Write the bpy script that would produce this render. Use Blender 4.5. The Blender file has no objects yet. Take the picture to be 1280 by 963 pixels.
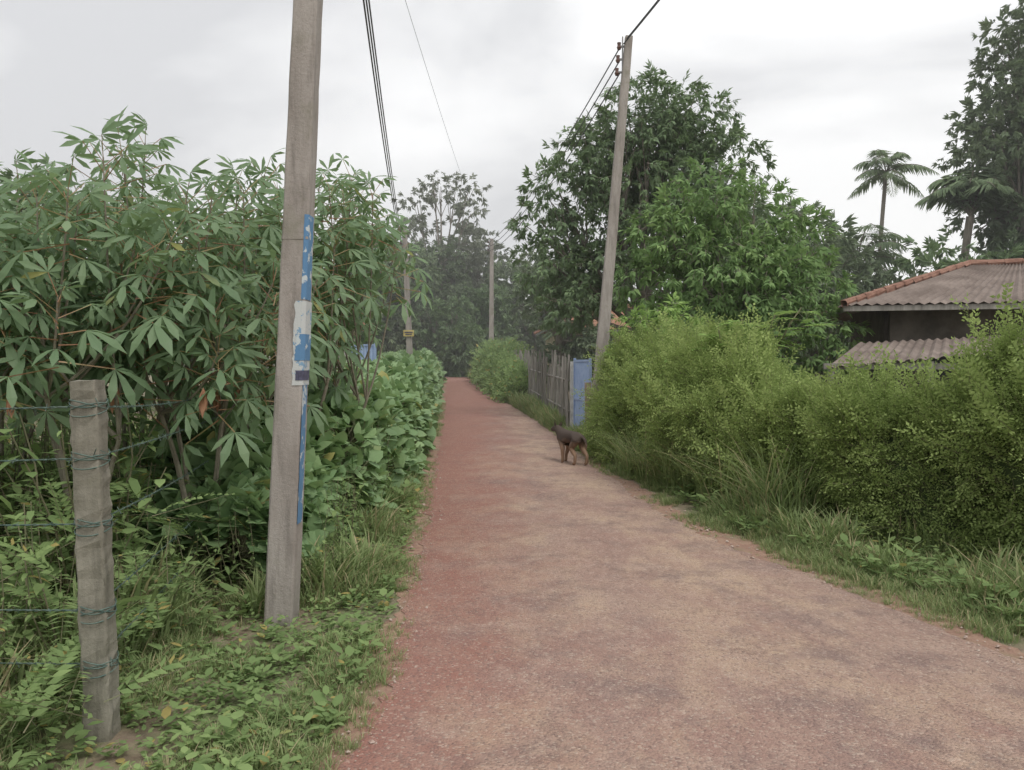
import bpy, math, random
import numpy as np
from mathutils import Vector, noise
rng=np.random.default_rng(11); random.seed(5)
scene=bpy.context.scene
def gz(y): return np.clip(np.asarray(y,float)-12,0,48)*0.02
def U(a,b,n=None): return rng.uniform(a,b,n)
def nrm(v): return v/np.maximum(np.linalg.norm(v,axis=-1,keepdims=True),1e-9)
def ns(p): return noise.noise(Vector(p))
# ---------------------------------------------------------------- mesh builder
class MB:
    def __init__(s): s.v=[];s.n=0;s.f=[];s.m=[]
    def add(s,v,f,m=0):
        v=np.asarray(v,float).reshape(-1,3); f=np.asarray(f,int)
        s.v.append(v); s.f.append(f+s.n); s.n+=len(v)
        s.m.append(np.full(len(f),m) if np.isscalar(m) else np.asarray(m))
    def scatter(s,T,pos,R,sc):
        V,F,M=T; n=len(pos)
        if n==0: return
        sc=np.broadcast_to(np.asarray(sc,float),(n,))
        out=np.einsum('nij,vj->nvi',R,V)*sc[:,None,None]+np.asarray(pos)[:,None,:]
        ff=F[None]+(np.arange(n)*len(V))[:,None,None]
        s.add(out.reshape(-1,3),ff.reshape(-1,F.shape[1]),np.tile(M,n))
    def scatter_multi(s,Ts,pos,R,sc):
        n=len(pos); k=rng.integers(0,len(Ts),n); sc=np.broadcast_to(np.asarray(sc,float),(n,))
        for i,T in enumerate(Ts):
            w=k==i; s.scatter(T,pos[w],R[w],sc[w])
    def make(s,name,mats,smooth=False,parent=None):
        me=bpy.data.meshes.new(name)
        V=np.concatenate(s.v); me.vertices.add(len(V)); me.vertices.foreach_set('co',V.astype(np.float32).ravel())
        loops=np.concatenate([f.ravel() for f in s.f]); tot=np.concatenate([np.full(len(f),f.shape[1]) for f in s.f])
        start=np.concatenate([[0],np.cumsum(tot)[:-1]])
        me.loops.add(len(loops)); me.loops.foreach_set('vertex_index',loops.astype(np.int32))
        me.polygons.add(len(tot)); me.polygons.foreach_set('loop_start',start.astype(np.int32))
        me.polygons.foreach_set('material_index',np.concatenate(s.m).astype(np.int32))
        me.polygons.foreach_set('use_smooth',np.full(len(tot),smooth))
        for m in mats: me.materials.append(m)
        me.update(calc_edges=True)
        ob=bpy.data.objects.new(name,me); scene.collection.objects.link(ob)
        if parent: ob.parent=parent
        return ob
def empty(name,loc=(0,0,0)):
    e=bpy.data.objects.new(name,None); e.location=loc; e.empty_display_size=.2; scene.collection.objects.link(e); return e
def frames(d,up):
    y=nrm(d); x=nrm(np.cross(y,up)); z=np.cross(x,y)
    return np.stack([x,y,z],axis=-1)
def yawR(a):
    c,s=np.cos(a),np.sin(a); z=np.zeros_like(c); o=np.ones_like(c)
    return np.stack([np.stack([c,-s,z],-1),np.stack([s,c,z],-1),np.stack([z,z,o],-1)],-2)
# ---------------------------------------------------------------- primitives
def tube(mb,pts,rad,sides=6,m=0,square=False,jit=0,rot=0,cap=True):
    pts=np.asarray(pts,float); n=len(pts); rad=np.broadcast_to(rad,(n,))
    t=nrm(np.gradient(pts,axis=0))
    ref=np.array([1,0,0.]) if abs(t[0][2])>.8 else np.array([0,0,1.])
    x=nrm(np.cross(t,ref)); y=np.cross(t,x)
    if abs(t[0][2])>.8: x,y=-y*1.0,x*1.0
    if square:
        c=.86; base=np.array([(1,-c),(1,c),(c,1),(-c,1),(-1,c),(-1,-c),(-c,-1),(c,-1)])
        a=rot; base=base@np.array([[math.cos(a),math.sin(a)],[-math.sin(a),math.cos(a)]]); sides=8
    else:
        th=np.arange(sides)/sides*2*math.pi+rot; base=np.stack([np.cos(th),np.sin(th)],1)
    V=pts[:,None]+rad[:,None,None]*(base[None,:,0:1]*x[:,None]+base[None,:,1:2]*y[:,None])
    if jit: V=V+rng.normal(0,jit,V.shape)
    F=[]
    for i in range(n-1):
        for j in range(sides):
            k=(j+1)%sides; F.append((i*sides+j,i*sides+k,(i+1)*sides+k,(i+1)*sides+j))
    mb.add(V,F,m)
    if cap:
        vv=V.reshape(-1,3); top=vv[-sides:]; c=top.mean(0)
        mb.add(np.vstack([top,c]),[(j,(j+1)%sides,sides) for j in range(sides)],m)
def box(mb,c,s,m=0,yaw=0,bev=0):
    c=np.array(c,float); sx,sy,sz=np.array(s,float)/2
    V=np.array([(x*sx,y*sy,z*sz) for z in(-1,1) for y in(-1,1) for x in(-1,1)])
    a=yaw; R=np.array([[math.cos(a),-math.sin(a),0],[math.sin(a),math.cos(a),0],[0,0,1]])
    mb.add(V@R.T+c,[(0,2,3,1),(4,5,7,6),(0,1,5,4),(2,6,7,3),(0,4,6,2),(1,3,7,5)],m)
def bez(a,b,c,n=8):
    t=np.linspace(0,1,n)[:,None]; a,b,c=map(lambda q:np.asarray(q,float),(a,b,c))
    return (1-t)**2*a+2*t*(1-t)*b+t*t*c
# ---------------------------------------------------------------- leaf templates (along +Y, normal +Z)
def leaf_min(l=1,w=.3,fold=.08,droop=.1,m=0):
    V=np.array([(0,0,0),(-w/2,.45*l,fold*l),(0,l,-droop*l),(w/2,.45*l,fold*l)])
    return V,np.array([(0,2,1),(0,3,2)]),np.full(2,m)
def leaf_lo(l=1,w=.3,fold=.08,droop=.1,m=0):
    V=np.array([(0,0,0),(-w/2,.42*l,fold*l),(0,l,-droop*l),(w/2,.42*l,fold*l),(0,.5*l,0)])
    return V,np.array([(0,4,1),(1,4,2),(0,3,4),(3,2,4)]),np.full(4,m)
def leaf_hi(l=1,w=.3,fold=.05,droop=.3,m=0,w1=.8,w2=.8):
    ys=[0,.3,.68,1]; zz=[-droop*l*y*y for y in ys]
    V=np.array([(0,0,0),(-w*w1/2,.3*l,zz[1]+fold*l),(0,.3*l,zz[1]),(w*w1/2,.3*l,zz[1]+fold*l),
       (-w*w2/2,.68*l,zz[2]+fold*l),(0,.68*l,zz[2]),(w*w2/2,.68*l,zz[2]+fold*l),(0,l,zz[3])])
    F=np.array([(0,2,1),(0,3,2),(1,5,4),(1,2,5),(2,6,5),(2,3,6),(4,5,7),(5,6,7)])
    return V,F,np.full(8,m)
def combine(parts):
    Vs,Fs,Ms,n=[],[],[],0
    for (V,F,M),R,p,s in parts:
        Vs.append((V*s)@np.asarray(R).T+np.asarray(p)); Fs.append(F+n); Ms.append(M); n+=len(V)
    return np.vstack(Vs),np.vstack(Fs),np.concatenate(Ms)
def Rdir(d,up=(0,0,1)):
    return frames(np.array([d],float),np.array([up],float))[0]
def stick(p0,p1,r0,r1,m):
    mb=MB(); tube(mb,[p0,p1],np.array([r0,r1]),3,m,cap=False)
    V=np.concatenate(mb.v); F=np.concatenate(mb.f); F=np.vstack([F[:,[0,1,2]],F[:,[0,2,3]]])
    return V,F,np.full(len(F),m)
I3=np.eye(3)
def spray(nl=8,l=.16,w=.28,droop=.35,length=.25,lf=leaf_lo):
    parts=[(stick((0,0,0),(0,length,0),.006,.003,1),I3,(0,0,0),1)]
    for i in range(nl):
        a=i*2.4+U(-.3,.3); f=U(.3,1); el=U(-.5,.35)
        d=(math.cos(a)*.9,.55+.5*f,math.sin(a)*.6+el*.4)
        parts.append((lf(l,l*w,.02,U(.1,droop)),Rdir(d,(U(-.4,.4),-.2,1)),(0,length*f,0),U(.75,1.15)))
    return combine(parts)
def pinnate(n=10,l=.3,ll=.06,w=.4,droop=.15,stem=True):
    parts=[]
    if stem: parts.append((stick((0,0,0),(0,l,-droop*l),.003,.0015,1),I3,(0,0,0),1))
    for i in range(n):
        f=.15+.85*i/(n-1); k=math.sin(math.pi*min(1,f*.75+.2))
        for s in(-1,1):
            parts.append((leaf_lo(ll,ll*w,.0,.1),Rdir((s,.5+U(-.1,.1),U(-.25,.1)),(0,0,1)),(0,l*f,-droop*l*f*f),.5+.6*k))
    return combine(parts)
def twiggy(l=.22,ll=.026,nb=6,spread=.7,per=7):
    parts=[(stick((0,0,0),(0,l,0),.0025,.0012,1),I3,(0,0,0),1)]
    for b in range(nb):
        a=b*2.3+U(-.3,.3); f=.2+.75*b/(nb-1)
        d=np.array([math.cos(a)*spread,.9,math.sin(a)*spread]); d/=np.linalg.norm(d); bl=.11; q=nrm(np.cross(d,[U(-1,1),0,1.]))
        for i in range(per):
            p=np.array([0,l*f,0])+d*bl*(i+1)/per
            e=d*.8+q*(1 if i%2 else -1)+np.array([U(-.3,.3),U(-.2,.3),U(-.3,.3)])
            parts.append((leaf_min(ll,ll*.5,.0,.1),Rdir(e,(U(-.4,.4),U(-.4,.4),1)),p,U(.7,1.3)))
    return combine(parts)
def cassava_leaf():
    parts=[]; pl=U(.16,.26)
    parts.append((stick((0,0,0),(0,pl,.0),.004,.003,2),I3,(0,0,0),1))
    nl=7 if U(0,1)>.25 else 5
    for i in range(nl):
        a=(i-(nl-1)/2)/((nl-1)/2)*math.radians(128); k=1-.34*abs(a)/2.2
        dz=-.16-.3*abs(U(0,1)); d=(math.sin(a),math.cos(a)*.9,dz)
        parts.append((leaf_hi(.2*k,.05*k,.012,U(.2,.55),0,.6,1.05),Rdir(d,(0,0.05,1)),(0,pl,0),U(.9,1.12)))
    return combine(parts)
def dead_leaf():
    parts=[]
    for i in range(6):
        a=i*1.25; d=(math.cos(a)*.22,math.sin(a)*.22,-1)
        parts.append((leaf_hi(.17,.045,.02,.1,3),Rdir(d,(math.cos(a),math.sin(a),.2)),(0,0,-.05),U(.7,1.1)))
    return combine(parts)
def weed(h=1,nl=12,l=.14,w=.4):
    parts=[]; p=np.zeros(3); d=np.array([U(-.15,.15),U(-.15,.15),1.]); pts=[p]
    for i in range(4):
        q=p+d/np.linalg.norm(d)*h/4; parts.append((stick(p,q,.007-.001*i,.006-.001*i,1),I3,(0,0,0),1)); p=q; d=d+U(-.25,.25,3)*[1,1,0]; pts.append(p)
    pts=np.array(pts)
    for i in range(nl):
        f=.2+.8*i/nl; k=f*4; j=min(3,int(k)); c=pts[j]+(pts[j+1]-pts[j])*(k-j); a=i*2.4+U(-.4,.4)
        parts.append((leaf_hi(l,l*w,.015,U(.15,.6)),Rdir((math.cos(a),math.sin(a),U(-.3,.5)),(0,0,1)),c,U(.6,1.2)*(1.15-.5*f)))
    return combine(parts)
def grass(nb=12,h=1.,spread=.18,bend=.6,w=.035,m=0):
    Vs,Fs,n=[],[],0
    for i in range(nb):
        a=U(0,6.28); r=U(0,spread); b=np.array([math.cos(a)*r,math.sin(a)*r,0]); a2=a+U(-.8,.8)
        o=np.array([math.cos(a2),math.sin(a2),0]); sd=np.array([-o[1],o[0],0]); hh=h*U(.5,1); bd=bend*U(.3,1.2)
        P=[b+o*bd*hh*t*t+np.array([0,0,hh*(t-.35*bd*t*t)]) for t in(0,.4,.75,1)]
        ww=[w,w*.8,w*.5]
        V=[]
        for p,q in zip(P[:3],ww): V+= [p-sd*q/2,p+sd*q/2]
        V.append(P[3]); Vs.append(np.array(V))
        Fs.append(np.array([(0,1,3),(0,3,2),(2,3,5),(2,5,4),(4,5,6)])+n); n+=7
    F=np.vstack(Fs); return np.vstack(Vs),F,np.full(len(F),m)
def rosette(nl=7,l=.07,w=.6):
    parts=[]
    for i in range(nl):
        a=i*2.4; r=U(0,.05); parts.append((leaf_hi(l,l*w,.01,.2,0,1,.9),Rdir((math.cos(a),math.sin(a),U(0,.9)),(0,0,1)),(math.cos(a)*r,math.sin(a)*r,U(.01,.12)),U(.5,1.2)))
    return combine(parts)
def broad(l=.15):
    L=leaf_hi(l,l*.85,.02,.25,0,1.05,.8)
    return combine([(stick((0,-.12,-.05),(0,0,0),.003,.003,1),I3,(0,0,0),1),(L,I3,(0,0,0),1)])
# ---------------------------------------------------------------- materials
def newmat(name):
    m=bpy.data.materials.new(name); m.use_nodes=True; nt=m.node_tree
    for n in list(nt.nodes): nt.nodes.remove(n)
    out=nt.nodes.new('ShaderNodeOutputMaterial'); b=nt.nodes.new('ShaderNodeBsdfPrincipled')
    nt.links.new(b.outputs[0],out.inputs[0]); return m,nt,b,out
def c4(c): return (c[0],c[1],c[2],1)
def mixc(nt,fac,a,b,mode='MIX'):
    n=nt.nodes.new('ShaderNodeMix'); n.data_type='RGBA'; n.blend_type=mode
    for i,v in((0,fac),(6,a),(7,b)):
        if isinstance(v,bpy.types.NodeSocket): nt.links.new(v,n.inputs[i])
        else: n.inputs[i].default_value=v if i==0 else c4(v)
    return n.outputs[2]
def noi(nt,scale,detail=4,rough=.6,coord='Object',vscale=None):
    tc=nt.nodes.new('ShaderNodeTexCoord'); n=nt.nodes.new('ShaderNodeTexNoise')
    n.inputs['Scale'].default_value=scale; n.inputs['Detail'].default_value=detail; n.inputs['Roughness'].default_value=rough
    src=tc.outputs[coord]
    if vscale:
        mp=nt.nodes.new('ShaderNodeMapping'); mp.inputs['Scale'].default_value=vscale; nt.links.new(src,mp.inputs[0]); src=mp.outputs[0]
    nt.links.new(src,n.inputs['Vector']); return n.outputs['Fac']
def mr(nt,v,a,b,c=0,d=1):
    n=nt.nodes.new('ShaderNodeMapRange'); nt.links.new(v,n.inputs[0])
    for i,x in enumerate((a,b,c,d)): n.inputs[i+1].default_value=x
    return n.outputs[0]
def bump(nt,b,h,strength,dist=.01):
    n=nt.nodes.new('ShaderNodeBump'); n.inputs['Strength'].default_value=strength; n.inputs['Distance'].default_value=dist
    nt.links.new(h,n.inputs['Height']); nt.links.new(n.outputs[0],b.inputs['Normal'])
def leafmat(name,dark,light,trans=.3,rough=.5,nscale=.7,yellow=None,ypos=.94,gloss=False):
    m,nt,b,out=newmat(name)
    g=nt.nodes.new('ShaderNodeNewGeometry')
    col=mixc(nt,g.outputs['Random Per Island'],dark,light)
    big=mr(nt,noi(nt,nscale,1.),.35,.65,0,1)
    col=mixc(nt,big,mixc(nt,.6,col,dark),col)
    if yellow:
        col=mixc(nt,mr(nt,g.outputs['Random Per Island'],ypos,ypos+.01),col,yellow)
    if gloss:
        b.inputs['Roughness'].default_value=rough; b.inputs['Specular IOR Level'].default_value=.3
        nt.links.new(col,b.inputs['Base Color']); bs=b
    else:
        nt.nodes.remove(b); bs=nt.nodes.new('ShaderNodeBsdfDiffuse'); nt.links.new(col,bs.inputs[0]); nt.links.new(bs.outputs[0],out.inputs[0])
    if trans>0:
        t=nt.nodes.new('ShaderNodeBsdfTranslucent'); nt.links.new(mixc(nt,.35,col,(.30,.42,.12)),t.inputs[0])
        mx=nt.nodes.new('ShaderNodeMixShader'); mx.inputs[0].default_value=trans
        nt.links.new(bs.outputs[0],mx.inputs[1]); nt.links.new(t.outputs[0],mx.inputs[2]); nt.links.new(mx.outputs[0],out.inputs[0])
    return m
def simplemat(name,a,b_,scale=8,rough=.8,bumps=.3,vscale=None,metal=0,lo=.35,hi=.65,bscale=None):
    m,nt,b,out=newmat(name)
    f=mr(nt,noi(nt,scale,4,.65,vscale=vscale),lo,hi)
    nt.links.new(mixc(nt,f,a,b_),b.inputs['Base Color']); b.inputs['Roughness'].default_value=rough; b.inputs['Metallic'].default_value=metal
    if bumps: bump(nt,b,noi(nt,bscale or scale*5,4,.7,vscale=vscale),bumps,.01)
    return m
M_bark=simplemat('bark',(.14,.12,.095),(.27,.24,.2),6,.9,.6,(1,1,.3))
M_twig=simplemat('twig',(.14,.15,.08),(.22,.19,.12),6,.8,0)
M_cstem=simplemat('cassava_stem',(.17,.145,.11),(.26,.24,.18),15,.8,.4)
M_petiole=simplemat('petiole',(.32,.14,.09),(.28,.26,.11),5,.6,0)
M_dead=simplemat('dead_leaf',(.30,.14,.08),(.46,.26,.16),6,.8,0)
L_cass=leafmat('cassava_leaf',(.165,.255,.14),(.275,.375,.21),.36,.5,.9,(.42,.42,.16),.985,True)
L_treeA=leafmat('tree_leaf_dark',(.15,.22,.12),(.25,.35,.175),.28,.45,.5,gloss=True)
L_treeB=leafmat('tree_leaf_mid',(.18,.29,.12),(.31,.44,.18),.32,.45,.6)
L_bright=leafmat('leaf_bright',(.26,.40,.13),(.38,.54,.18),.38,.5,.9)
L_hedge=leafmat('hedge_leaf',(.26,.34,.12),(.43,.52,.20),.36,.55,1.1)
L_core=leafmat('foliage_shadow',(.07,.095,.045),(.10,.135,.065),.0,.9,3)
L_broad=leafmat('broad_leaf',(.20,.32,.15),(.35,.49,.24),.33,.5,.9,(.44,.42,.16),.98,True)
L_weed=leafmat('weed_leaf',(.19,.275,.115),(.34,.45,.19),.36,.55,1.2,(.46,.38,.15),.96)
L_grass=leafmat('grass_blade',(.23,.30,.135),(.39,.46,.225),.33,.6,1.2,(.50,.43,.27),.82)
L_far=leafmat('far_leaf_hazy',(.16,.21,.135),(.27,.33,.20),.22,.7,.25)  # paler leaf green, distance haze put into the colour
L_far2=leafmat('far_leaf_hazy_grey',(.19,.215,.165),(.29,.31,.24),.22,.7,.25)  # greyer still, more of the haze painted into the leaves
L_palm=leafmat('palm_leaf',(.17,.23,.14),(.28,.36,.20),.28,.5,.5)  # lightened fronds, haze of the distance painted in
# ---------------------------------------------------------------- world & light
w=bpy.data.worlds.new('World'); scene.world=w; w.use_nodes=True; nt=w.node_tree
bg=nt.nodes['Background']
sky=nt.nodes.new('ShaderNodeTexSky'); sky.sky_type='NISHITA'; sky.sun_disc=False
SE,SR=math.radians(58),math.radians(150)
sky.sun_elevation=SE; sky.sun_rotation=SR; sky.air_density=1.5; sky.dust_density=3
tc=nt.nodes.new('ShaderNodeTexCoord'); mp=nt.nodes.new('ShaderNodeMapping'); mp.inputs['Scale'].default_value=(1,1,2.0); mp.inputs['Location'].default_value=(2.65,.2,.1)
nt.links.new(tc.outputs['Generated'],mp.inputs[0])
n1=nt.nodes.new('ShaderNodeTexNoise'); n1.inputs['Scale'].default_value=1.9; n1.inputs['Detail'].default_value=5; n1.inputs['Roughness'].default_value=.5; n1.inputs['Distortion'].default_value=.5
nt.links.new(mp.outputs[0],n1.inputs['Vector'])
f=mr(nt,n1.outputs['Fac'],.38,.60)
# colours are divided by the background strength (0.1); the cloud deck is brighter toward +x
sxx=nt.nodes.new('ShaderNodeSeparateXYZ'); nt.links.new(tc.outputs['Generated'],sxx.inputs[0])
mm=nt.nodes.new('ShaderNodeMath'); mm.operation='MULTIPLY_ADD'; mm.use_clamp=True; nt.links.new(sxx.outputs[0],mm.inputs[0]); mm.inputs[1].default_value=.6; nt.links.new(f,mm.inputs[2])
cl=mixc(nt,mm.outputs[0],(8.0,8.05,8.25),(12.1,12.1,12.1))
col=mixc(nt,.94,sky.outputs[0],cl)
nt.links.new(col,bg.inputs['Color']); bg.inputs['Strength'].default_value=.1
sl=bpy.data.lights.new('sun','SUN'); sl.energy=1.5; sl.angle=math.radians(25); sl.color=(1,.96,.9)
so=bpy.data.objects.new('sun',sl); scene.collection.objects.link(so)
sd=Vector((math.sin(SR)*math.cos(SE),math.cos(SR)*math.cos(SE),math.sin(SE)))
so.rotation_euler=(sd).to_track_quat('Z','Y').to_euler(); so.location=(0,0,30)
# humid air: one thin homogeneous scattering volume over the far part of the place
mb=MB(); box(mb,(0,64,14),(280,106,30)); hz=mb.make('haze',[])
mh=bpy.data.materials.new('humid_air'); mh.use_nodes=True; nt=mh.node_tree
for n in list(nt.nodes): nt.nodes.remove(n)
o_=nt.nodes.new('ShaderNodeOutputMaterial'); vs=nt.nodes.new('ShaderNodeVolumeScatter'); vs.inputs['Color'].default_value=(.99,.99,1,1); vs.inputs['Density'].default_value=.003
nt.links.new(vs.outputs[0],o_.inputs['Volume']); hz.data.materials.append(mh)
# ---------------------------------------------------------------- ground & road
rl=np.array([(-12,-.9),(0,-.8),(3.1,-.68),(4,-.61),(6.4,-.75),(10.9,-1.1),(14.7,-1.37),(18.9,-1.67),(26,-2.23),(37,-3.1),(43.5,-3.7),(52,-5.6),(62,-9.5),(75,-17),(95,-32)])
rr=np.array([(-12,3.6),(0,3.1),(3.1,2.85),(4.15,2.7),(4.93,2.55),(6.06,2.2),(7.7,1.68),(10.9,1.36),(16.1,.98),(20.8,.53),(25,.0),(36,-1.07),(43.5,-1.75),(52,-3.3),(62,-6.6),(75,-13.5),(95,-28)])
RL=lambda y:np.interp(y,rl[:,0],rl[:,1]); RR=lambda y:np.interp(y,rr[:,0],rr[:,1])
ys=np.unique(np.concatenate([[-300,-100,-40,-12],np.arange(-10,12,1.),[12],np.arange(14,60,2.),[60,80,110,160,250,400]]))
xs=np.unique(np.concatenate([[-300,-150,-80,-40],np.arange(-20,21,2.),[40,80,150,300]]))
mb=MB(); X,Y=np.meshgrid(xs,ys); V=np.stack([X,Y,gz(Y)],-1); nx,ny=len(xs),len(ys)
mb.add(V,[(j*nx+i,j*nx+i+1,(j+1)*nx+i+1,(j+1)*nx+i) for j in range(ny-1) for i in range(nx-1)])
m,nt,b,out=newmat('ground_soil')
f1=mr(nt,noi(nt,1.3,5,.65),.36,.58); f2=mr(nt,noi(nt,9,5,.7),.35,.65)
soil=mixc(nt,f2,(.20,.145,.105),(.33,.26,.19)); gr=mixc(nt,f2,(.11,.14,.06),(.18,.22,.10))
nt.links.new(mixc(nt,f1,gr,soil),b.inputs['Base Color']); b.inputs['Roughness'].default_value=.95
bump(nt,b,noi(nt,30,5,.7),.8,.02)
mb.make('ground',[m])
yy=np.unique(np.concatenate([np.arange(-12,12,.06),[12],np.arange(12.1,30,.15),np.arange(30,60,.3),[60],np.arange(61,95,1.)]))
def wob(y,s,k=1.): return k*np.array([.06*ns((a*1.1,s,0))+.045*ns((a*3.5,s,3))+.035*ns((a*9,s,5))+.02*ns((a*22,s,5)) for a in y])
def strip(name,Lx,Rx,z0,crown,mat,cols=9):
    T=np.linspace(0,1,cols); X=Lx[:,None]*(1-T)+Rx[:,None]*T
    Zr=gz(yy)[:,None]+z0+0*X+crown*(1-(2*T-1)**2)[None]
    mb=MB(); V=np.stack([X,np.repeat(yy[:,None],cols,1),Zr],-1)
    mb.add(V,[(j*cols+i,j*cols+i+1,(j+1)*cols+i+1,(j+1)*cols+i) for j in range(len(yy)-1) for i in range(cols-1)])
    return mb.make(name,[mat],smooth=True)
m,nt,b,out=newmat('laterite_dirt')
f2=mr(nt,noi(nt,12,5,.75),.35,.65); c=mixc(nt,f2,(.29,.165,.125),(.44,.29,.21)); c=mixc(nt,mr(nt,noi(nt,3,4,.6),.5,.65,0,.7),c,(.24,.21,.13))
nt.links.new(c,b.inputs['Base Color']); b.inputs['Roughness'].default_value=.95; bump(nt,b,noi(nt,50,5,.75),.8,.02)
strip('dirt_shoulder',RL(yy)-.17+wob(yy,4.3,2.2),RR(yy)+.22+wob(yy,9.7,2.4),.004,0,m,3)
m,nt,b,out=newmat('laterite_stained_asphalt')
big=mr(nt,noi(nt,.55,4,.6),.38,.62); fine=mr(nt,noi(nt,60,4,.8),.3,.7)
c=mixc(nt,big,(.44,.265,.215),(.52,.36,.285))
c=mixc(nt,mr(nt,noi(nt,1.0,7,.72,vscale=(1,.55,1)),.46,.60,0,.85),c,(.66,.48,.34))
c=mixc(nt,mr(nt,noi(nt,1.5,6,.7),.49,.63,0,.85),c,(.31,.215,.19))
c=mixc(nt,mr(nt,noi(nt,6.5,7,.78,vscale=(1,.8,1)),.5,.64,0,.65),c,(.63,.45,.36))
tcn=nt.nodes.new('ShaderNodeTexCoord'); sx=nt.nodes.new('ShaderNodeSeparateXYZ'); nt.links.new(tcn.outputs['Object'],sx.inputs[0])
ad=nt.nodes.new('ShaderNodeMath'); ad.operation='MULTIPLY_ADD'; nt.links.new(noi(nt,2.0,6,.75),ad.inputs[0]); ad.inputs[1].default_value=3.0; nt.links.new(sx.outputs[0],ad.inputs[2])
c=mixc(nt,mr(nt,ad.outputs[0],.7,1.9,.85,0),c,(.41,.17,.125))
c=mixc(nt,mr(nt,fine,0,1,0,.6),mixc(nt,.4,c,(.17,.115,.10)),c)
vo=nt.nodes.new('ShaderNodeTexVoronoi'); vo.inputs['Scale'].default_value=80; nt.links.new(tcn.outputs['Object'],vo.inputs['Vector'])
sp=nt.nodes.new('ShaderNodeSeparateColor'); nt.links.new(vo.outputs['Color'],sp.inputs[0])
c=mixc(nt,mr(nt,sp.outputs[0],.82,.96,0,.38),c,(.68,.56,.46)); c=mixc(nt,mr(nt,sp.outputs[1],.80,.92,0,.5),c,(.19,.13,.115))
# hairline cracks
vc=nt.nodes.new('ShaderNodeTexVoronoi'); vc.feature='DISTANCE_TO_EDGE'; vc.inputs['Scale'].default_value=.85
va=nt.nodes.new('ShaderNodeVectorMath'); va.operation='ADD'; nz=nt.nodes.new('ShaderNodeTexNoise'); nz.inputs['Scale'].default_value=2.2; nz.inputs['Detail'].default_value=6; nz.inputs['Roughness'].default_value=.7
nt.links.new(tcn.outputs['Object'],nz.inputs['Vector']); nt.links.new(tcn.outputs['Object'],va.inputs[0]); nt.links.new(nz.outputs['Color'],va.inputs[1]); nt.links.new(va.outputs[0],vc.inputs['Vector'])
c=mixc(nt,mr(nt,vc.outputs['Distance'],.0,.014,.55,0),c,(.2,.13,.11))
nt.links.new(c,b.inputs['Base Color']); b.inputs['Roughness'].default_value=.9
hs=nt.nodes.new('ShaderNodeMath'); hs.operation='MULTIPLY_ADD'; nt.links.new(vo.outputs['Distance'],hs.inputs[0]); hs.inputs[1].default_value=-.8; nt.links.new(noi(nt,26,6,.8),hs.inputs[2])
bump(nt,b,hs.outputs[0],.8,.02)
strip('road',RL(yy)+wob(yy,1.3,1.6),RR(yy)+wob(yy,7.7,1.6),.009,.025,m)
mb=MB(); n=2400; y=U(2.3,15,n)**1; side=U(0,1,n)>.35
x=np.where(side,RR(y)+rng.normal(.08,.17,n),RL(y)+rng.normal(-.02,.09,n))
oct_V=np.array([(1,0,0),(-1,0,0),(0,1,0),(0,-1,0),(0,0,.7),(0,0,-.5)])*1.; oct_F=np.array([(0,2,4),(2,1,4),(1,3,4),(3,0,4),(2,0,5),(1,2,5),(3,1,5),(0,3,5)])
mb.scatter((oct_V,oct_F,np.zeros(8,int)),np.stack([x,y,gz(y)+.014],1),frames(rng.normal(0,1,(n,3))*[1,1,.3],np.tile([0,0,1.],(n,1))),np.exp(rng.normal(-5.2,.5,n)))
mb.make('gravel',[simplemat('gravel_stone',(.33,.22,.18),(.5,.42,.36),20,.9,0)])
# ---------------------------------------------------------------- grass & small weeds
Tg=[grass(14,1,.3,.8,.045) for _ in range(6)]; Tros=[rosette(9,.07,.55) for _ in range(5)]
def grass_area(name,xa,xb,y0,y1,n,h0,h1,pw=1.6,thr=-.22):
    mb=MB(); t=U(0,1,n)**pw; y=y0+(y1-y0)*t; u=U(0,1,n); x=xa(y)*(1-u)+xb(y)*u
    k=np.array([ns((a*1.1,c*1.1,2.))+.4*ns((a*4,c*4,2.)) for a,c in zip(x,y)]); kk=k>thr
    x,y,k=x[kk],y[kk],k[kk]; n=len(x)
    h=U(h0,h1,n)*(1+.6*k)*(1+.02*y)
    edge=np.minimum(1,np.abs(x-xa(y))/.45+.35); h=h*edge
    mb.scatter_multi(Tg,np.stack([x,y,gz(y)-.005],1),yawR(U(0,6.28,n)),h)
    return mb.make(name,[L_grass])
HFy=np.array([-2,3,4.5,5.95,7.7,9.5,11.7,13.5,16]); HFx=np.array([5.6,4.9,4.35,3.75,2.85,2.35,1.72,1.6,1.6])
HF=lambda y:np.interp(y,HFy,HFx)
grass_area('grass',lambda y:RL(y)+.05,lambda y:RL(y)-1.6,2,26,15000,.03,.13,1.7,-.2)
grass_area('grass',lambda y:RL(y)-.15,lambda y:RL(y)-1.0,4.8,12,900,.12,.34,1.2,0)
grass_area('grass',lambda y:RR(y)-.04,lambda y:RR(y)+.4,3,15,2400,.03,.12,1.4,-.05)
grass_area('grass',lambda y:RR(y)+.2,lambda y:HF(y)+.5,3,15,9500,.05,.19,1.4)
grass_area('grass',lambda y:RR(y)+.4,lambda y:HF(y)+.3,3.5,12,2000,.15,.38,1.2,-.05)
grass_area('grass',lambda y:RL(y)-1.3,lambda y:RL(y)-6,2.5,30,4500,.15,.55)
grass_area('grass',lambda y:RR(y)-.02,lambda y:RR(y)+.5,14,48,3000,.15,.45,1.2)
mb=MB(); n=2600; y=2.2+U(0,1,n)**1.4*9; x=RL(y)-.12-np.abs(rng.normal(0,.9,n)); mb.scatter_multi(Tros,np.stack([x,y,gz(y)],1),yawR(U(0,6.28,n)),np.exp(rng.normal(-.75,.4,n)))
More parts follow.
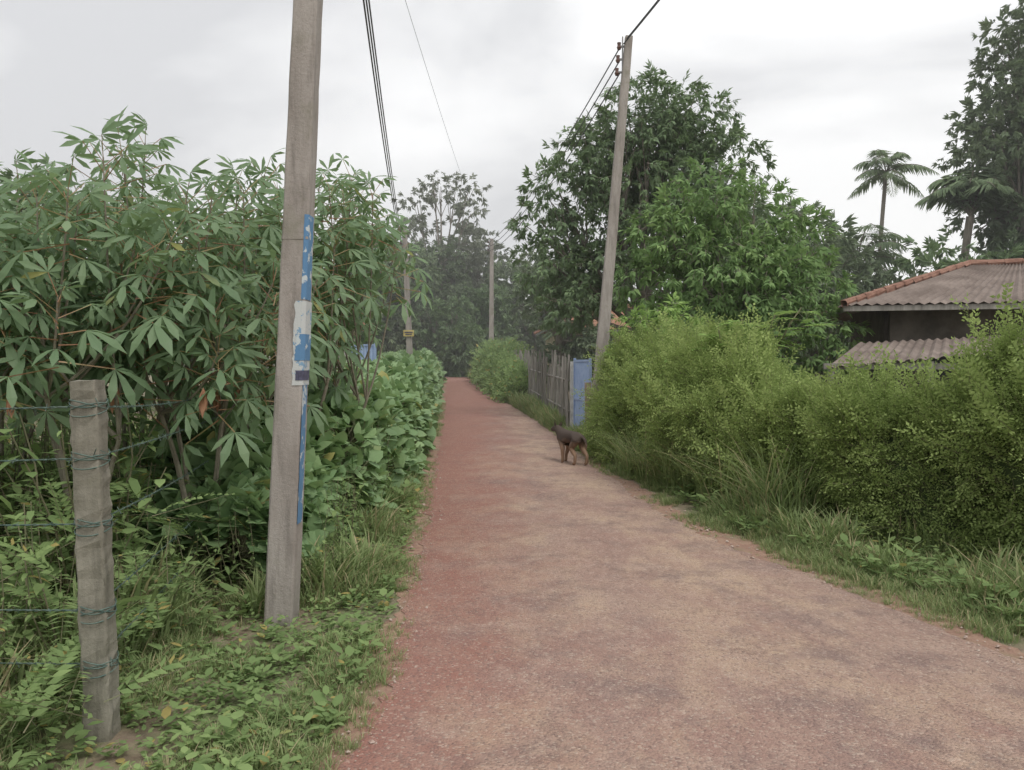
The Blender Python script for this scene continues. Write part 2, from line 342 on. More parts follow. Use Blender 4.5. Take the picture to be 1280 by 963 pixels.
n=1500; y=3+U(0,1,n)**1.5*9; x=RR(y)+.4+np.abs(rng.normal(0,.5,n)); mb.scatter_multi(Tros,np.stack([x,y,gz(y)],1),yawR(U(0,6.28,n)),np.exp(rng.normal(-.45,.4,n)))
mb.make('ground_cover_plants',[L_weed])
Tlong=[grass(24,1,.12,1.0,.013) for _ in range(4)]
mb=MB()
P=np.array([(2.0,y_,0) for y_ in U(7.6,11.6,95)]); P[:,0]=HF(P[:,1])-U(-.2,.3,95)
mb.scatter_multi(Tlong,P,yawR(U(0,6.28,len(P))),U(.5,1.25,len(P)))
mb.make('tall_grass_clump',[L_grass])
# ---------------------------------------------------------------- weeds left
Tw=[weed(1,16,.15,.4) for _ in range(5)]+[weed(1,26,.10,.35) for _ in range(4)]+[weed(1,20,.17,.6) for _ in range(2)]
Tfern=[pinnate(12,.4,.075,.35,.4) for _ in range(4)]
fence_x=lambda y:-1.77-(y-3.35)*.2
mb=MB(); n=1500; y=3.35+U(0,1,n)**1.2*8; x=fence_x(y)+.0-U(0,1,n)**1.2*4.2
h=U(.35,1.25,n)*np.where(x>fence_x(y)-.35,.6,1.1); h*=np.clip((y-2.6)/1.9,.3,1)
mb.scatter_multi(Tw,np.stack([x,y,gz(y)],1),yawR(U(0,6.28,n)),h)
n=260; y=5.2+U(0,1,n)*3.5; x=RL(y)-.5-U(0,1,n)*1.0; mb.scatter_multi(Tw,np.stack([x,y,gz(y)],1),yawR(U(0,6.28,n)),U(.25,.7,n))
n=1300; y=3.0+U(0,1,n)**1.3*6; x=fence_x(y)+.1-U(0,1,n)*3.2
mb.scatter_multi(Tfern,np.stack([x,y,U(.02,.8,n)*np.clip((y-2.7)/1.5,.1,1)],1),frames(np.stack([rng.normal(0,1,n),rng.normal(0,1,n),U(.1,1,n)],1),np.tile([0,0,1.],(n,1))),U(.4,1.1,n))
mb.make('weed_undergrowth',[L_weed,M_twig])
# ---------------------------------------------------------------- hedge masses
def hedge(name,path,sign,Ts,n,mats,size=1.,core=L_core,lump=.18,lf=1.1,droopy=.2,bias=1.4,prof=.45,sidefrac=.6,shoots=0,Tsh=None):
    path=np.asarray(path,float); py,px,pH,pW=path.T
    def surf(y,q,off=0):
        xf=np.interp(y,py,px); H=np.interp(y,py,pH); wt=np.interp(y,py,pW)
        t=np.minimum(q/sidefrac,1)*math.pi/2; top=np.clip((q-sidefrac)/(1-sidefrac),0,1)
        dx=prof*H*(1-np.cos(t))+top*wt; z=H*np.sin(t)*(1-.55*np.clip((top-.75)*4,0,1)**2)
        N=np.stack([-sign*np.cos(t),0*t-.15,np.sin(t)],-1); N=nrm(N)
        P=np.stack([xf+sign*dx,y,gz(y)+z],-1)
        L=np.array([ns((p[0]*lf,p[1]*lf,p[2]*lf))*lump*1.6+ns((p[0]*lf*2.7,p[1]*lf*2.7,p[2]*lf*2.7))*lump*.9 for p in P.reshape(-1,3)]).reshape(y.shape)
        return P+N*(L+off)[...,None],N
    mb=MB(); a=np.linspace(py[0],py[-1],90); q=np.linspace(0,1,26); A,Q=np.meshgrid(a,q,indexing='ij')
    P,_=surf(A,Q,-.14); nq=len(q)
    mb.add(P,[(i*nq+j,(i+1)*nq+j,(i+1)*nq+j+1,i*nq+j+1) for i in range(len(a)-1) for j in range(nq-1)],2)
    y=py[0]+(py[-1]-py[0])*U(0,1,n)**bias; qq=U(0,1,n); P,N=surf(y,qq)
    P=P+N*U(-.16,.05,n)[:,None]
    d=N*1.0+rng.normal(0,.6,(n,3))+np.array([0,0,.25-droopy]); up=N+rng.normal(0,.35,(n,3))+[0,0,.8]
    k=1+.035*np.clip(y-8,0,40)
    mb.scatter_multi(Ts,P,frames(d,up),U(.7,1.3,n)*size*k)
    if shoots:
        n=shoots; y=py[0]+(py[-1]-py[0])*U(0,1,n); qq=U(.15,1,n); P,N=surf(y,qq,-.05)
        d=N*.8+rng.normal(0,.35,(n,3))+[0,0,.55]
        mb.scatter_multi(Tsh,P,frames(d,N+[0,0,.3]),U(.5,1.5,n))
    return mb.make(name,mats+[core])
Ttw=[twiggy() for _ in range(6)]; Tsh=[twiggy(.45,.034,11,.4,6) for _ in range(5)]
hp=[(2.4,5.2,2.1,2.2),(3.5,4.8,2.05,2.0),(4.6,4.3,1.92,1.8),(5.6,3.95,1.76,1.6),(6.5,3.5,1.5,1.2),(7.3,3.1,1.16,.9),(8.1,2.75,.92,.6),(9.0,2.5,1.0,.4),(9.8,2.3,1.36,.45),(10.6,2.1,1.54,.6),(11.7,1.8,1.62,.8),(13.2,1.65,1.62,1),(14.4,1.75,1.5,1)]
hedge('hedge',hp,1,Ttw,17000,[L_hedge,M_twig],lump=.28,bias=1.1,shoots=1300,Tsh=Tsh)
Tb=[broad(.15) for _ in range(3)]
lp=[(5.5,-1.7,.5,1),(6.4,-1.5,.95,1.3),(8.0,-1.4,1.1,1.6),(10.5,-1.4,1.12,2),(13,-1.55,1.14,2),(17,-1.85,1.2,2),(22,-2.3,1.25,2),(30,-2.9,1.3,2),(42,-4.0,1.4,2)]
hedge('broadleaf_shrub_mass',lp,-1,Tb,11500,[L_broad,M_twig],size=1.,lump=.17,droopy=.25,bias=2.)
Tt2=[twiggy(.3,.06,5,.7,5) for _ in range(4)]
fp_=[(26,.2,.4,.2),(29,-.1,.65,.3),(33,-.5,.8,.4),(38,-1.0,1.0,.6),(44,-1.5,1.4,1.5)]
hedge('roadside_shrubs',fp_,1,Tt2,1800,[L_weed,M_twig],size=1.1,lump=.12,bias=1)
# ---------------------------------------------------------------- cassava
Tc=[cassava_leaf() for _ in range(10)]; Td=[dead_leaf() for _ in range(3)]
def cassava(x,y,H,ntip=9,R=.7,zlo=1.55,dead=1):
    mb=MB(); base=np.array([x,y,gz(y)]); nst=3; fork=[]; ntip+=4
    for i in range(nst):
        a=U(0,6.28); fp=base+[math.cos(a)*.28,math.sin(a)*.28,U(1.1,1.4)]; fork.append(fp)
        b0=base+[math.cos(a)*.08,math.sin(a)*.08,0]
        tube(mb,bez(b0,b0+[0,0,.7],fp,7),np.linspace(.023,.015,7),6,1,jit=.002)
    for i in range(ntip):
        a=i*2.4+U(-.4,.4); r=R*math.sqrt((i+.5)/ntip); zt=H-(H-zlo)*(U(0,1) if i>2 else U(0,.15))*(.45+.55*r/R)
        if i<2: zt+=U(.05,.35)
        tip=base+[math.cos(a)*r,math.sin(a)*r,zt-base[2]]
        fp=fork[i%nst]; P=bez(fp,(fp+tip)/2+[(tip-fp)[0]*.2,(tip-fp)[1]*.2,-.15],tip,8)
        tube(mb,P,np.linspace(.012,.005,8),5,1)
        nl=15; k=np.arange(nl); az=k*2.399+U(0,6); el=np.radians(np.linspace(-25,60,nl))+U(-.2,.2,nl)
        d=np.stack([np.cos(az)*np.cos(el),np.sin(az)*np.cos(el),np.sin(el)],1)
        pos=tip[None]-np.array([0,0,1])[None]*np.linspace(.45,0,nl)[:,None]
        s=U(.85,1.25,nl)*np.linspace(1.15,.75,nl)
        # blades tilt outward, their faces partly toward the open side of the stand
        mb.scatter_multi(Tc,pos,frames(d,np.tile([0.12,-.45,1.],(nl,1))+d*.35+rng.normal(0,.22,(nl,3))),s)
    for i in range(dead):
        a=U(0,6.28); p=np.array([[x+math.cos(a)*R*.8,y-.3-abs(math.sin(a))*R*.7,U(1.40,1.56)]])
        mb.scatter(Td[i%3],p,yawR(U(0,6,1)),U(.8,1.15,1))
    return mb.make('cassava_plant',[L_cass,M_cstem,M_petiole,M_dead])
for (x,y,H,nt_,R,dd_) in [(-3.45,5.0,2.45,9,.6,2),(-2.8,5.2,2.75,10,.6,3),(-2.2,5.6,2.65,10,.55,4),(-3.9,6.0,2.75,9,.8,0),(-3.1,6.4,3.2,9,.8,0),(-2.2,6.6,3.1,9,.7,1),
     (-2.0,7.3,2.9,8,.6,1),(-1.75,8.0,3.3,7,.65,0),(-2.5,8.0,3.1,8,.8,0),(-4.9,7.5,2.9,9,.9,0),(-3.8,8.2,3.2,9,.9,0),(-1.95,9.1,3.3,7,.7,0),(-5.6,9.5,3.1,8,.9,0)]:
    cassava(x,y,H,nt_,R,dead=dd_,zlo=1.55 if x<-2.1 else 1.9)
# ---------------------------------------------------------------- trees
def clumps(c,r,n,rr_,flat=1):
    out=[]
    for i in range(n):
        d=rng.normal(0,1,3); d/=np.linalg.norm(d); k=U(.45,1)**.6
        out.append((np.array(c)+d*np.array(r)*k,U(*rr_)))
    return out
def tree(name,base,trunk_top,cl,Ts,per,size,mats,tr=.18,bare=.0,droop=.5,twigs=3):
    mb=MB(); base=np.array(base,float); tt=np.array(trunk_top,float)
    P=bez(base,(base+tt)/2+[U(-.2,.2),U(-.2,.2),0],tt,9); tube(mb,P,np.linspace(tr,tr*.55,9),9,1,jit=tr*.03)
    for c,r in cl:
        s=P[rng.integers(5,9)]; mid=(s+c)/2+[0,0,-.15*np.linalg.norm(c-s)]
        B=bez(s,mid,c,7); r0=tr*.32; tube(mb,B,np.linspace(r0,r0*.3,7),5,1)
        for k in range(twigs):
            e=c+nrm(rng.normal(0,1,3))*r*.9; tube(mb,bez(B[4],(B[4]+e)/2+[0,0,.1],e,5),np.linspace(r0*.35,r0*.08,5),4,1)
        n=int(per*r*r*(1-bare)); 
        if n<1: continue
        d=nrm(rng.normal(0,1,(n,3))); rad=r*U(.35,1,n)**.5
        p=c+d*rad[:,None]*[1,1,.85]
        keep=np.array([ns((a[0]*1.6/ max(r,.6),a[1]*1.6/max(r,.6),a[2]*1.6/max(r,.6)))>-.22 for a in p]); p,d=p[keep],d[keep]; n=len(p)
        dd=d*.8+rng.normal(0,.5,(n,3))+[0,0,-droop]
        mb.scatter_multi(Ts,p,frames(dd,rng.normal(0,.35,(n,3))+[0,0,1]),U(.7,1.3,n)*size)
    return mb.make(name,mats)
Ts=[spray(10,.17,.36,.5,.22) for _ in range(7)]
A=[((1.2,20,5.9),.9),((.75,20,5.2),.7),((1.0,20.3,4.2),.9),((1.9,20,6.8),.9),((2.4,20.5,5.2),1.1),((3.2,20,7.9),1.05),((4.0,20,8.1),.85),((4.9,20.2,7.7),.85),((2.6,20,7.2),.8),((5.4,20,6.6),1.0),((4.2,20.5,6.6),1.2),((3.3,19.5,5.9),1.1),((5.8,20.5,5.6),.8),((1.4,20,3.2),.8),((4.5,19.8,5.2),1.1),((2.3,19.8,3.8),.9)]
A=[(np.array(c),r) for c,r in A]+clumps((3.4,20.5,5.4),(2.5,1.6,2.4),16,(.6,1))
tree('mango_tree',(3.3,20.4,.16),(3.4,20.4,3.8),A,Ts,230,1.0,[L_treeA,M_bark],tr=.24)
B=[((3.2,16,4.2),.9),((4.0,16,4.9),.9),((4.9,16,4.6),.9),((2.9,16,3.2),.8),((5.6,16,3.9),.9),((6.1,16.3,3.1),.8),((4.1,15.5,3.3),1.1),((5.0,15.6,2.6),1.0),((3.2,15.4,2.2),.8),((6.0,15.9,2.1),.9),((4.4,15.3,1.7),.9)]
B=[(np.array(c),r) for c,r in B]+clumps((4.5,16.2,3.2),(1.7,1,1.5),10,(.5,.9))
tree('leafy_tree',(4.4,16.2,.08),(4.5,16.2,2.3),B,Ts,250,1.0,[L_treeB,M_bark],tr=.16)
C=[(np.array(c),r) for c,r in [((2.2,13.9,2.1),.5),((2.7,13.8,2.3),.5),((3.1,14,1.9),.5),((2.3,14,1.6),.5),((2.9,13.7,1.6),.5)]]
tree('young_tree',(2.6,14,.04),(2.6,14,1.2),C,Ts,330,.8,[L_bright,M_bark],tr=.05)
mb=MB(); Tp=[pinnate(11,.42,.1,.42,.25) for _ in range(4)]
for (bx,by,tx,tz) in [(2.9,10.6,2.75,2.05),(3.0,10.7,3.1,2.2),(3.2,10.6,3.5,2.25),(3.3,10.6,3.85,2.35),(3.1,10.5,3.3,1.95)]:
    b0=np.array([bx,by,0.]); t0=np.array([tx,by-.1,tz]); Q=bez(b0,(bx,by,tz*.7),t0,8); tube(mb,Q,np.linspace(.02,.008,8),5,1)
    n=9; az=np.arange(n)*2.4; d=np.stack([np.cos(az),np.sin(az)*.7,U(-.1,.35,n)],1)
    mb.scatter_multi(Tp,np.repeat(t0[None],n,0)-np.array([0,0,1])*U(0,.35,n)[:,None],frames(d,np.tile([0,0,1.],(n,1))),U(.7,1.1,n))
mb.make('pinnate_shrub',[L_bright,M_twig])
mb=MB(); n=60; y=U(9.8,14,n); x=HF(y)+U(.2,1.1,n); mb.scatter_multi(Tw,np.stack([x,y,np.full(n,1.1)],1),yawR(U(0,6,n)),U(.4,.8,n)); mb.make('vine',[L_bright,M_twig])
Tf=[spray(10,.34,.4,.4,.35,leaf_min) for _ in range(5)]
def bigtree(name,x,y,top,rx,n,mats,rr_=(1,1.8),per=45,size=1,low=None,tr=.25,bare=0,zr=None):
    g=float(gz(y)); low=g+1.0 if low is None else low; cz=(top+low)/2; rz=(top-low)/2
    tree(name,(x,y,g),(x+U(-.3,.3),y,low+(top-low)*.35),clumps((x,y,cz),(rx,rx*.8,rz*.9),n,rr_),Tf,per,size,mats,tr=tr,twigs=3)
bigtree('tall_tree',-5.3,58,16.3,3.2,26,[L_far2,M_bark],(.8,1.5),26,1,5,.3)
bigtree('tree',-8.3,50,10.5,2.8,22,[L_far,M_bark],(1,1.7),44,1,2)
bigtree('tree',-5.6,54,10.5,2.8,22,[L_far,M_bark],(1,1.7),44,1,2)
bigtree('tree',-2.6,62,11.5,3.0,22,[L_far2,M_bark],(1,1.7),44,1,2)
bigtree('tree',1.4,56,9.6,2.8,22,[L_far,M_bark],(1,1.7),44,1,1.5)
bigtree('tree',-6.3,27,6.0,1.6,14,[L_treeA,M_bark],(.6,1.1),70,.7,1.4,.15)
bigtree('tree',-9.5,30,7.5,2.6,18,[L_treeA,M_bark],(1,1.6),50,.9,1.5)
bigtree('tree',-13,22,6.5,3,18,[L_treeA,M_bark],(1,1.6),50,.9,1)
bigtree('tree',2.2,34,6.6,1.8,14,[L_far,M_bark],(.8,1.3),60,.8,1)
bigtree('tree',7.5,26,6.4,2.0,16,[L_treeA,M_bark],(.8,1.4),60,.8,1)
bigtree('tree',11.5,30,6.8,2.6,22,[L_far,M_bark],(1,1.6),60,.9,1.2)
bigtree('tree',15.5,26,6.0,2.8,24,[L_treeA,M_bark],(1,1.5),60,.9,1.2)
bigtree('tree',20.5,27,7.5,2.8,24,[L_treeA,M_bark],(1,1.6),60,.9,1.2)
bigtree('tree',-4.4,50,5.6,1.9,18,[L_treeA,M_bark],(.8,1.3),70,.9,1)
bigtree('tree',-2.2,53,6.4,1.9,18,[L_treeA,M_bark],(.8,1.3),70,.9,1)
bigtree('tree',-9,52,6,3.4,18,[L_far,M_bark],(1,1.7),45,1,1)
bigtree('tall_tree',18.1,28,12.5,1.7,30,[L_far,M_bark],(.8,1.3),60,.7,5,.3)
bigtree('tall_tree',19.6,29,16.0,2.5,34,[L_far,M_bark],(.9,1.5),60,.7,6,.3)
mb=MB()
n=6000; x=U(-75,90,n); y=U(66,84,n); top=np.array([5.5+4.5*ns((a*.07,1,0))+1.5*ns((a*.4,3,0)) for a in x]); z=1+U(0,1,n)**.8*top
Tff=[spray(9,.9,.45,.3,.8,leaf_min) for _ in range(4)]
mb.scatter_multi(Tff,np.stack([x,y,z],1),frames(rng.normal(0,1,(n,3)),np.tile([0,0,1.],(n,1))),U(.7,1.4,n))
xs_=np.linspace(-90,100,90); V=[];
for a in xs_:
    tp=4.2+4.2*ns((a*.07,1,0)); V+=[(a,86,.9),(a,85,tp)]
mb.add(V,[(2*i,2*i+2,2*i+3,2*i+1) for i in range(len(xs_)-1)],2)
mb.make('distant_trees',[L_far,M_bark,simplemat('distant_foliage',(.08,.11,.075),(.13,.16,.11),.6,.9,0)])
# ---------------------------------------------------------------- palms
def palm(name,x,y,top,nf,fl,tr=.12,up=(.1,1.2)):
    mb=MB(); g=float(gz(y)); P=bez((x-.3,y,g),(x-.4,y,top*.5),(x,y,top),12); tube(mb,P,np.linspace(tr*1.2,tr*.8,12),8,1,jit=.01)
    c=P[-1]
    for i in range(nf):
        a=i*2.4+U(-.2,.2); el=up[0]+(up[1]-up[0])*((i+.5)/nf); L=fl*U(.8,1.1)
        o=np.array([math.cos(a),math.sin(a),0]); e=c+o*L*math.cos(el)*.95+np.array([0,0,L*math.sin(el)*.85-L*.38])
        Q=bez(c,c+o*L*.45*math.cos(el)+np.array([0,0,L*.6*math.sin(el)+.12*L]),e,16); tube(mb,Q,np.linspace(.03,.008,16),4,1)
        nl=60; t=np.linspace(.1,1,nl); ii=np.minimum((t*15).astype(int),14); fr=(t*15-ii)[:,None]; pp=Q[ii]*(1-fr)+Q[ii+1]*fr; tg=nrm(Q[ii+1]-Q[ii])
        sd=nrm(np.cross(tg,[0,0,1.]))*np.where(np.arange(nl)%2,1,-1)[:,None]
        d=sd*1.0+tg*.6+np.array([0,0,-.45])+rng.normal(0,.1,(nl,3)); s=fl*.3*np.sin(np.pi*np.clip(t*.85+.12,0,1))+.05
        mb.scatter(leaf_lo(1,.14,.0,.25),pp,frames(d,np.tile([0,0,1.],(nl,1))),s)
    return mb.make(name,[L_palm,M_bark])
palm('areca_palm',16.5,35,10.0,15,2.1,.1,(-.3,1.35))
palm('coconut_palm',15.9,27.5,6.7,22,2.9,.16,(.75,1.54))
palm('coconut_palm',14.4,33,5.8,18,3.0,.16,(-.3,1.3))
palm('coconut_palm',12.0,36,6.2,18,2.6,.16,(-.3,1.3))
# ---------------------------------------------------------------- poles
def concrete_mat(name,a,b_):
    m,nt,b,out=newmat(name)
    c=mixc(nt,mr(nt,noi(nt,5,5,.7,vscale=(1,1,.25)),.35,.65),a,b_)
    c=mixc(nt,mr(nt,noi(nt,14,5,.7,vscale=(1,1,.12)),.52,.7,0,.6),c,tuple(.55*q for q in a))
    c=mixc(nt,mr(nt,noi(nt,60,3,.8),.55,.75,0,.5),c,(.14,.13,.11))
    c=mixc(nt,mr(nt,noi(nt,2.2,4,.7),.55,.68,0,.45),c,(.17,.17,.11))
    nt.links.new(c,b.inputs['Base Color']); b.inputs['Roughness'].default_value=.9
    bump(nt,b,noi(nt,45,5,.75),.6,.01); return m
M_conc=concrete_mat('pole_concrete',(.27,.24,.215),(.39,.355,.325))
M_post=concrete_mat('post_weathered',(.17,.16,.125),(.30,.28,.23))
M_wire=simplemat('wire_dark',(.05,.05,.055),(.08,.08,.085),5,.6,0)
M_blue=simplemat('poster_blue',(.10,.22,.38),(.50,.55,.56),13,.75,.3,lo=.56,hi=.6)
M_paper=simplemat('poster_paper',(.50,.52,.51),(.2,.33,.46),17,.75,.3,lo=.58,hi=.61)
M_red=simplemat('poster_dark',(.05,.05,.08),(.10,.10,.16),30,.8,0)
M_ins=simplemat('insulator_brown',(.1,.05,.04),(.16,.09,.07),9,.3,0)
M_steel=simplemat('bracket_steel',(.2,.2,.2),(.32,.31,.3),9,.5,0,metal=.5)
def pole(base,top,r0,r1,square=True,brackets=3,side=-1,rot=0,bands=()):
    mb=MB(); b=np.array(base,float); t=np.array(top,float); b=b-(t-b)*.02
    n=60; P=b+(t-b)*np.linspace(0,1,n)[:,None]; tube(mb,P,np.linspace(r0,r1,n),10,0,square=square,jit=.0011,rot=rot)
    for i in range(brackets):
        z=t[2]-.18-i*.24; p=t+(b-t)*((t[2]-z)/(t[2]-b[2]))
        box(mb,(p[0]+side*(r1+.05),p[1],z),(.1,.04,.03),1); tube(mb,[(p[0]+side*(r1+.1),p[1],z-.06),(p[0]+side*(r1+.1),p[1],z-.02),(p[0]+side*(r1+.1),p[1],z+.02),(p[0]+side*(r1+.1),p[1],z+.07)],np.array([.03,.045,.03,.04]),8,2)
    if brackets: 
        z=t[2]-.4; p=t+(b-t)*((t[2]-z)/(t[2]-b[2])); box(mb,(p[0]+side*(r1+.016),p[1],z),(.02,.05,.8),1)
    for z in bands:
        f_=(z-b[2])/(t[2]-b[2]); p=b+(t-b)*f_; r=r0+(r1-r0)*f_; tube(mb,[p-[0,0,.008],p+[0,0,.008]],r+.003,8,0,square=True,rot=rot)
    return mb.make('utility_pole',[M_conc,M_steel,M_ins])
pole((-1.43,4.85,0),(-1.03,4.85,8),.088,.057,bands=(2.36,))
pole((1.56,15,.06),(2.2,15,7.75),.12,.07)
pole((-4.48,35,.46),(-4.75,35,7.6),.14,.09)
pole((-1.19,45,.66),(-1.15,45,8.7),.15,.1)
pole((-2.2,60,.96),(-2.25,60,7.5),.14,.09,brackets=2)
def cxz(z): return -1.43+.40*z/8.
def hw(z): return .088+(.057-.088)*z/8.
ep=empty('pole_poster',(0,0,0))
def poster(z0,z1,y0f,y1f,m,off,nm,wrap=0):
    n=22; V=[]; W=[]; mb=MB()
    for i in range(n+1):
        z=z0+(z1-z0)*i/n; j=lambda:U(-.12,.12); a=y0f+(j() if not wrap else 0); c=y1f+j(); h=hw(z)
        V+=[(cxz(z)+h+off,4.85+np.clip(a,-1,1)*h*.84,z),(cxz(z)+h+off,4.85+np.clip(c,-1,1)*h*.84,z)]
        W+=[(cxz(z)+h*(.84-wrap*(1+j())),4.85-h-off,z),(cxz(z)+h*.84,4.85-h-off,z)]
    q=[(2*i,2*i+1,2*i+3,2*i+2) for i in range(n)]; mb.add(V,q,0)
    if wrap:
        mb.add(W,q,0); E=[]
        for i in range(n+1): E+=[W[2*i+1],V[2*i]]
        mb.add(E,q,0)
    mb.make(nm,[m],parent=ep)
poster(.62,1.5,-1,.5,M_blue,.004,'blue_paper_strip')
poster(1.47,1.98,-1,1,M_paper,.006,'white_paper',wrap=.55)
poster(1.62,1.78,-1,.9,M_blue,.009,'blue_print',wrap=.4)
poster(1.5,1.56,-1,.8,M_red,.009,'dark_print',wrap=.3)
poster(1.99,2.5,-1,.6,M_blue,.004,'blue_paper_upper',wrap=.12)
mb=MB(); box(mb,(-1.19,44.82,2.0),(.34,.02,.9),0); box(mb,(-1.19,44.80,1.5),(.3,.02,.35),1); box(mb,(-1.19,44.80,2.25),(.3,.02,.25),1); mb.make('pole_poster',[M_paper,M_blue])
M_yel=simplemat('sign_yellow',(.5,.40,.12),(.62,.5,.2),9,.6,0)
mb=MB(); box(mb,(-4.56,34.82,2.95),(.46,.03,.28),0); box(mb,(-4.56,34.8,2.99),(.36,.02,.05),1); box(mb,(-4.56,34.8,2.9),(.28,.02,.04),1); mb.make('pole_sign',[M_yel,M_red])
def wire(a,b,sag,r=.012,name='power_line'):
    mb=MB(); t=np.linspace(0,1,40)[:,None]; P=np.array(a,float)*(1-t)+np.array(b,float)*t; P[:,2]-=(4*sag*t*(1-t))[:,0]; tube(mb,P,r,5,0); return mb.make(name,[M_wire])
for i,(dz,dx) in enumerate([(0,0),(-.24,-.0),(-.48,0.)]):
    wire((-1.35+dx,4.85,7.8+dz),(-4.9,35,7.4+dz),.45+.1*i,.014)
wire((-1.7,4.85,7.3),(-1.3,45,8.4),.6,.0035)
for i in range(3): wire((2.03,15,7.55-.24*i),(-1.3,45,8.5-.24*i),.5+.05*i,.013)
wire((2.15,15,7.7),(6.6,-20,8),.8,.018); wire((2.1,15,7.62),(6.5,-20,7.85),.8,.012)
wire((-1.3,45,8.5),(-2.3,60,7.4),.3,.012); wire((-4.9,35,7.3),(-1.3,45,8.2),.3,.01)
# ---------------------------------------------------------------- barbed wire fence
M_gw=simplemat('barbed_wire_patina',(.06,.11,.095),(.13,.17,.14),20,.6,0,metal=.3)
def fpost(x,y,h,r,lean=(0,0),rot=.1):
    mb=MB(); n=40; P=np.array([(x+lean[0]*t,y+lean[1]*t,-.1+(h+.1)*t) for t in np.linspace(0,1,n)]); tube(mb,P,np.linspace(r,r*.93,n),8,0,square=True,jit=.0028,rot=rot)
    for z in (.32,.55,.92,1.2,1.42):
        if z<h:
            for k in range(4):
                th=np.linspace(0,2*math.pi,17); rr2=r*1.24; cx=x+lean[0]*z/h; zz=z+.013*(k-1.5)+.022*np.sin(th+k*2)
                q=np.stack([cx+rr2*np.cos(th),y+rr2*np.sin(th),zz],1); tube(mb,q,.003,4,1,cap=False)
            for k in range(5):
                a=U(0,6.28); c=np.array([x+lean[0]*z/h+r*1.3*math.cos(a),y+r*1.3*math.sin(a),z+U(-.03,.03)]); e_=nrm(rng.normal(0,1,3))*.022; tube(mb,[c-e_,c+e_],.002,3,1)
    return mb.make('fence_post',[M_post,M_gw])
fpost(-1.76,3.35,1.53,.058,(-.045,0)); fpost(-2.5,7.0,1.55,.065,(.03,0)); fpost(-4.6,3.7,1.5,.055,(.05,0)); fpost(-3.6,11.5,1.5,.06)
def barbed(a,b,sag):
    mb=MB(); L=np.linalg.norm(np.array(b)-a); n=int(L/.03); t=np.linspace(0,1,n)
    C=np.array(a)[None]*(1-t)[:,None]+np.array(b)[None]*t[:,None]; C[:,2]-=4*sag*t*(1-t)
    for ph in(0,math.pi):
        a_=t*L*70+ph; q=C.copy(); q[:,2]+=.0035*np.sin(a_); q[:,1]+=.0035*np.cos(a_); tube(mb,q,.0022,4,0)
    for s in np.arange(.08,L,.13):
        i=int(s/L*(n-1)); c=C[i]
        for k in range(2):
            e=nrm(rng.normal(0,1,3))*.02; tube(mb,[c-e,c+e],.0016,3,0)
    return mb.make('barbed_wire',[M_gw])
for z in(.32,.55,.92,1.2,1.42):
    barbed((-1.79,3.30,z),(-2.5,6.95,z-U(0,.06)),.02+U(0,.03)); barbed((-1.80,3.33,z),(-4.6,3.65,z+U(-.03,.03)),.03); barbed((-2.5,7.0,z),(-3.6,11.5,z),.03)
# ---------------------------------------------------------------- right side stake fence & gate
M_wood=simplemat('stake_wood',(.17,.16,.14),(.34,.32,.29),7,.9,.5,(1,1,.15))
mb=MB(); pth=np.array([(1.26,16.7),(1.0,20),(.72,24),(.3,30),(-.35,38)]); s=0
for i in range(len(pth)-1):
    a,b_=pth[i],pth[i+1]; L=np.linalg.norm(b_-a)
    for t in np.arange(0,1,.13/L):
        if U(0,1)<.07: continue
        p=a+(b_-a)*t+rng.normal(0,.03,2); g=float(gz(p[1])); h=U(1.25,1.8)
        tube(mb,[(p[0],p[1],g-.05),(p[0]+U(-.03,.03),p[1],g+h*.5),(p[0]+U(-.07,.07),p[1]+U(-.07,.07),g+h)],np.array([.03,.026,.02])*U(.6,1.4),5,0)
    for z in(.5,1.15): tube(mb,[(a[0]-.03,a[1],float(gz(a[1]))+z),(b_[0]-.03,b_[1],float(gz(b_[1]))+z)],.02,5,0)
mb.make('stake_fence',[M_wood])
M_gate=simplemat('gate_blue_paint',(.27,.37,.58),(.36,.46,.65),6,.6,.1); M_wht=simplemat('white_frame',(.4,.4,.37),(.58,.57,.53),7,.7,.1)
def gate(a,b_,h,name='metal_gate'):
    a=np.array(a,float); b_=np.array(b_,float); d=b_-a; L=np.linalg.norm(d); yaw=math.atan2(d[1],d[0]); g=float(gz(a[1])); e=empty(name); mb=MB(); n=int(L/.05); u=d/L; nn=np.array([-u[1],u[0]])
    V=[]
    for i in range(n+1):
        p=a+u*L*i/n+nn*(.012 if i%2 else -.012); V+=[(p[0],p[1],g+.12),(p[0],p[1],g+h)]
    mb.add(V,[(2*i,2*i+2,2*i+3,2*i+1) for i in range(n)],0); mb.make('panel',[M_gate],parent=e)
    mb=MB(); c=(a+b_)/2
    for z in(.1,h*.5,h+.02): box(mb,(c[0]-nn[0]*.0,c[1],g+z),(L,.045,.045),0,yaw)
    for p in(a,b_): box(mb,(p[0],p[1],g+h/2+.05),(.05,.05,h+.05),0,yaw)
    mb.make('frame',[M_gate],parent=e)
gate((1.33,16.7),(1.54,15.5),1.55)
mb=MB(); tube(mb,[(1.28,16.75,0),(1.28,16.75,1.65)],.045,8,0,square=True); mb.make('gate_post',[M_wht])
mb=MB(); tube(mb,[(1.44,14.75,0),(1.43,14.75,.6),(1.42,14.75,1.25)],.06,8,0,square=True,jit=.004); mb.make('gate_post',[simplemat('post_brown',(.27,.21,.16),(.4,.33,.27),9,.9,.4)])
gate((-4.55,22.5),(-3.85,22.2),1.9)
mb=MB(); box(mb,(-6.1,22.8,1.15),(3.0,.15,2.1),0,-.05); box(mb,(-6.1,22.8,2.24),(3.1,.22,.08),0,-.05); mb.make('boundary_wall',[simplemat('wall_cement',(.34,.33,.29),(.5,.48,.42),3,.9,.3)])
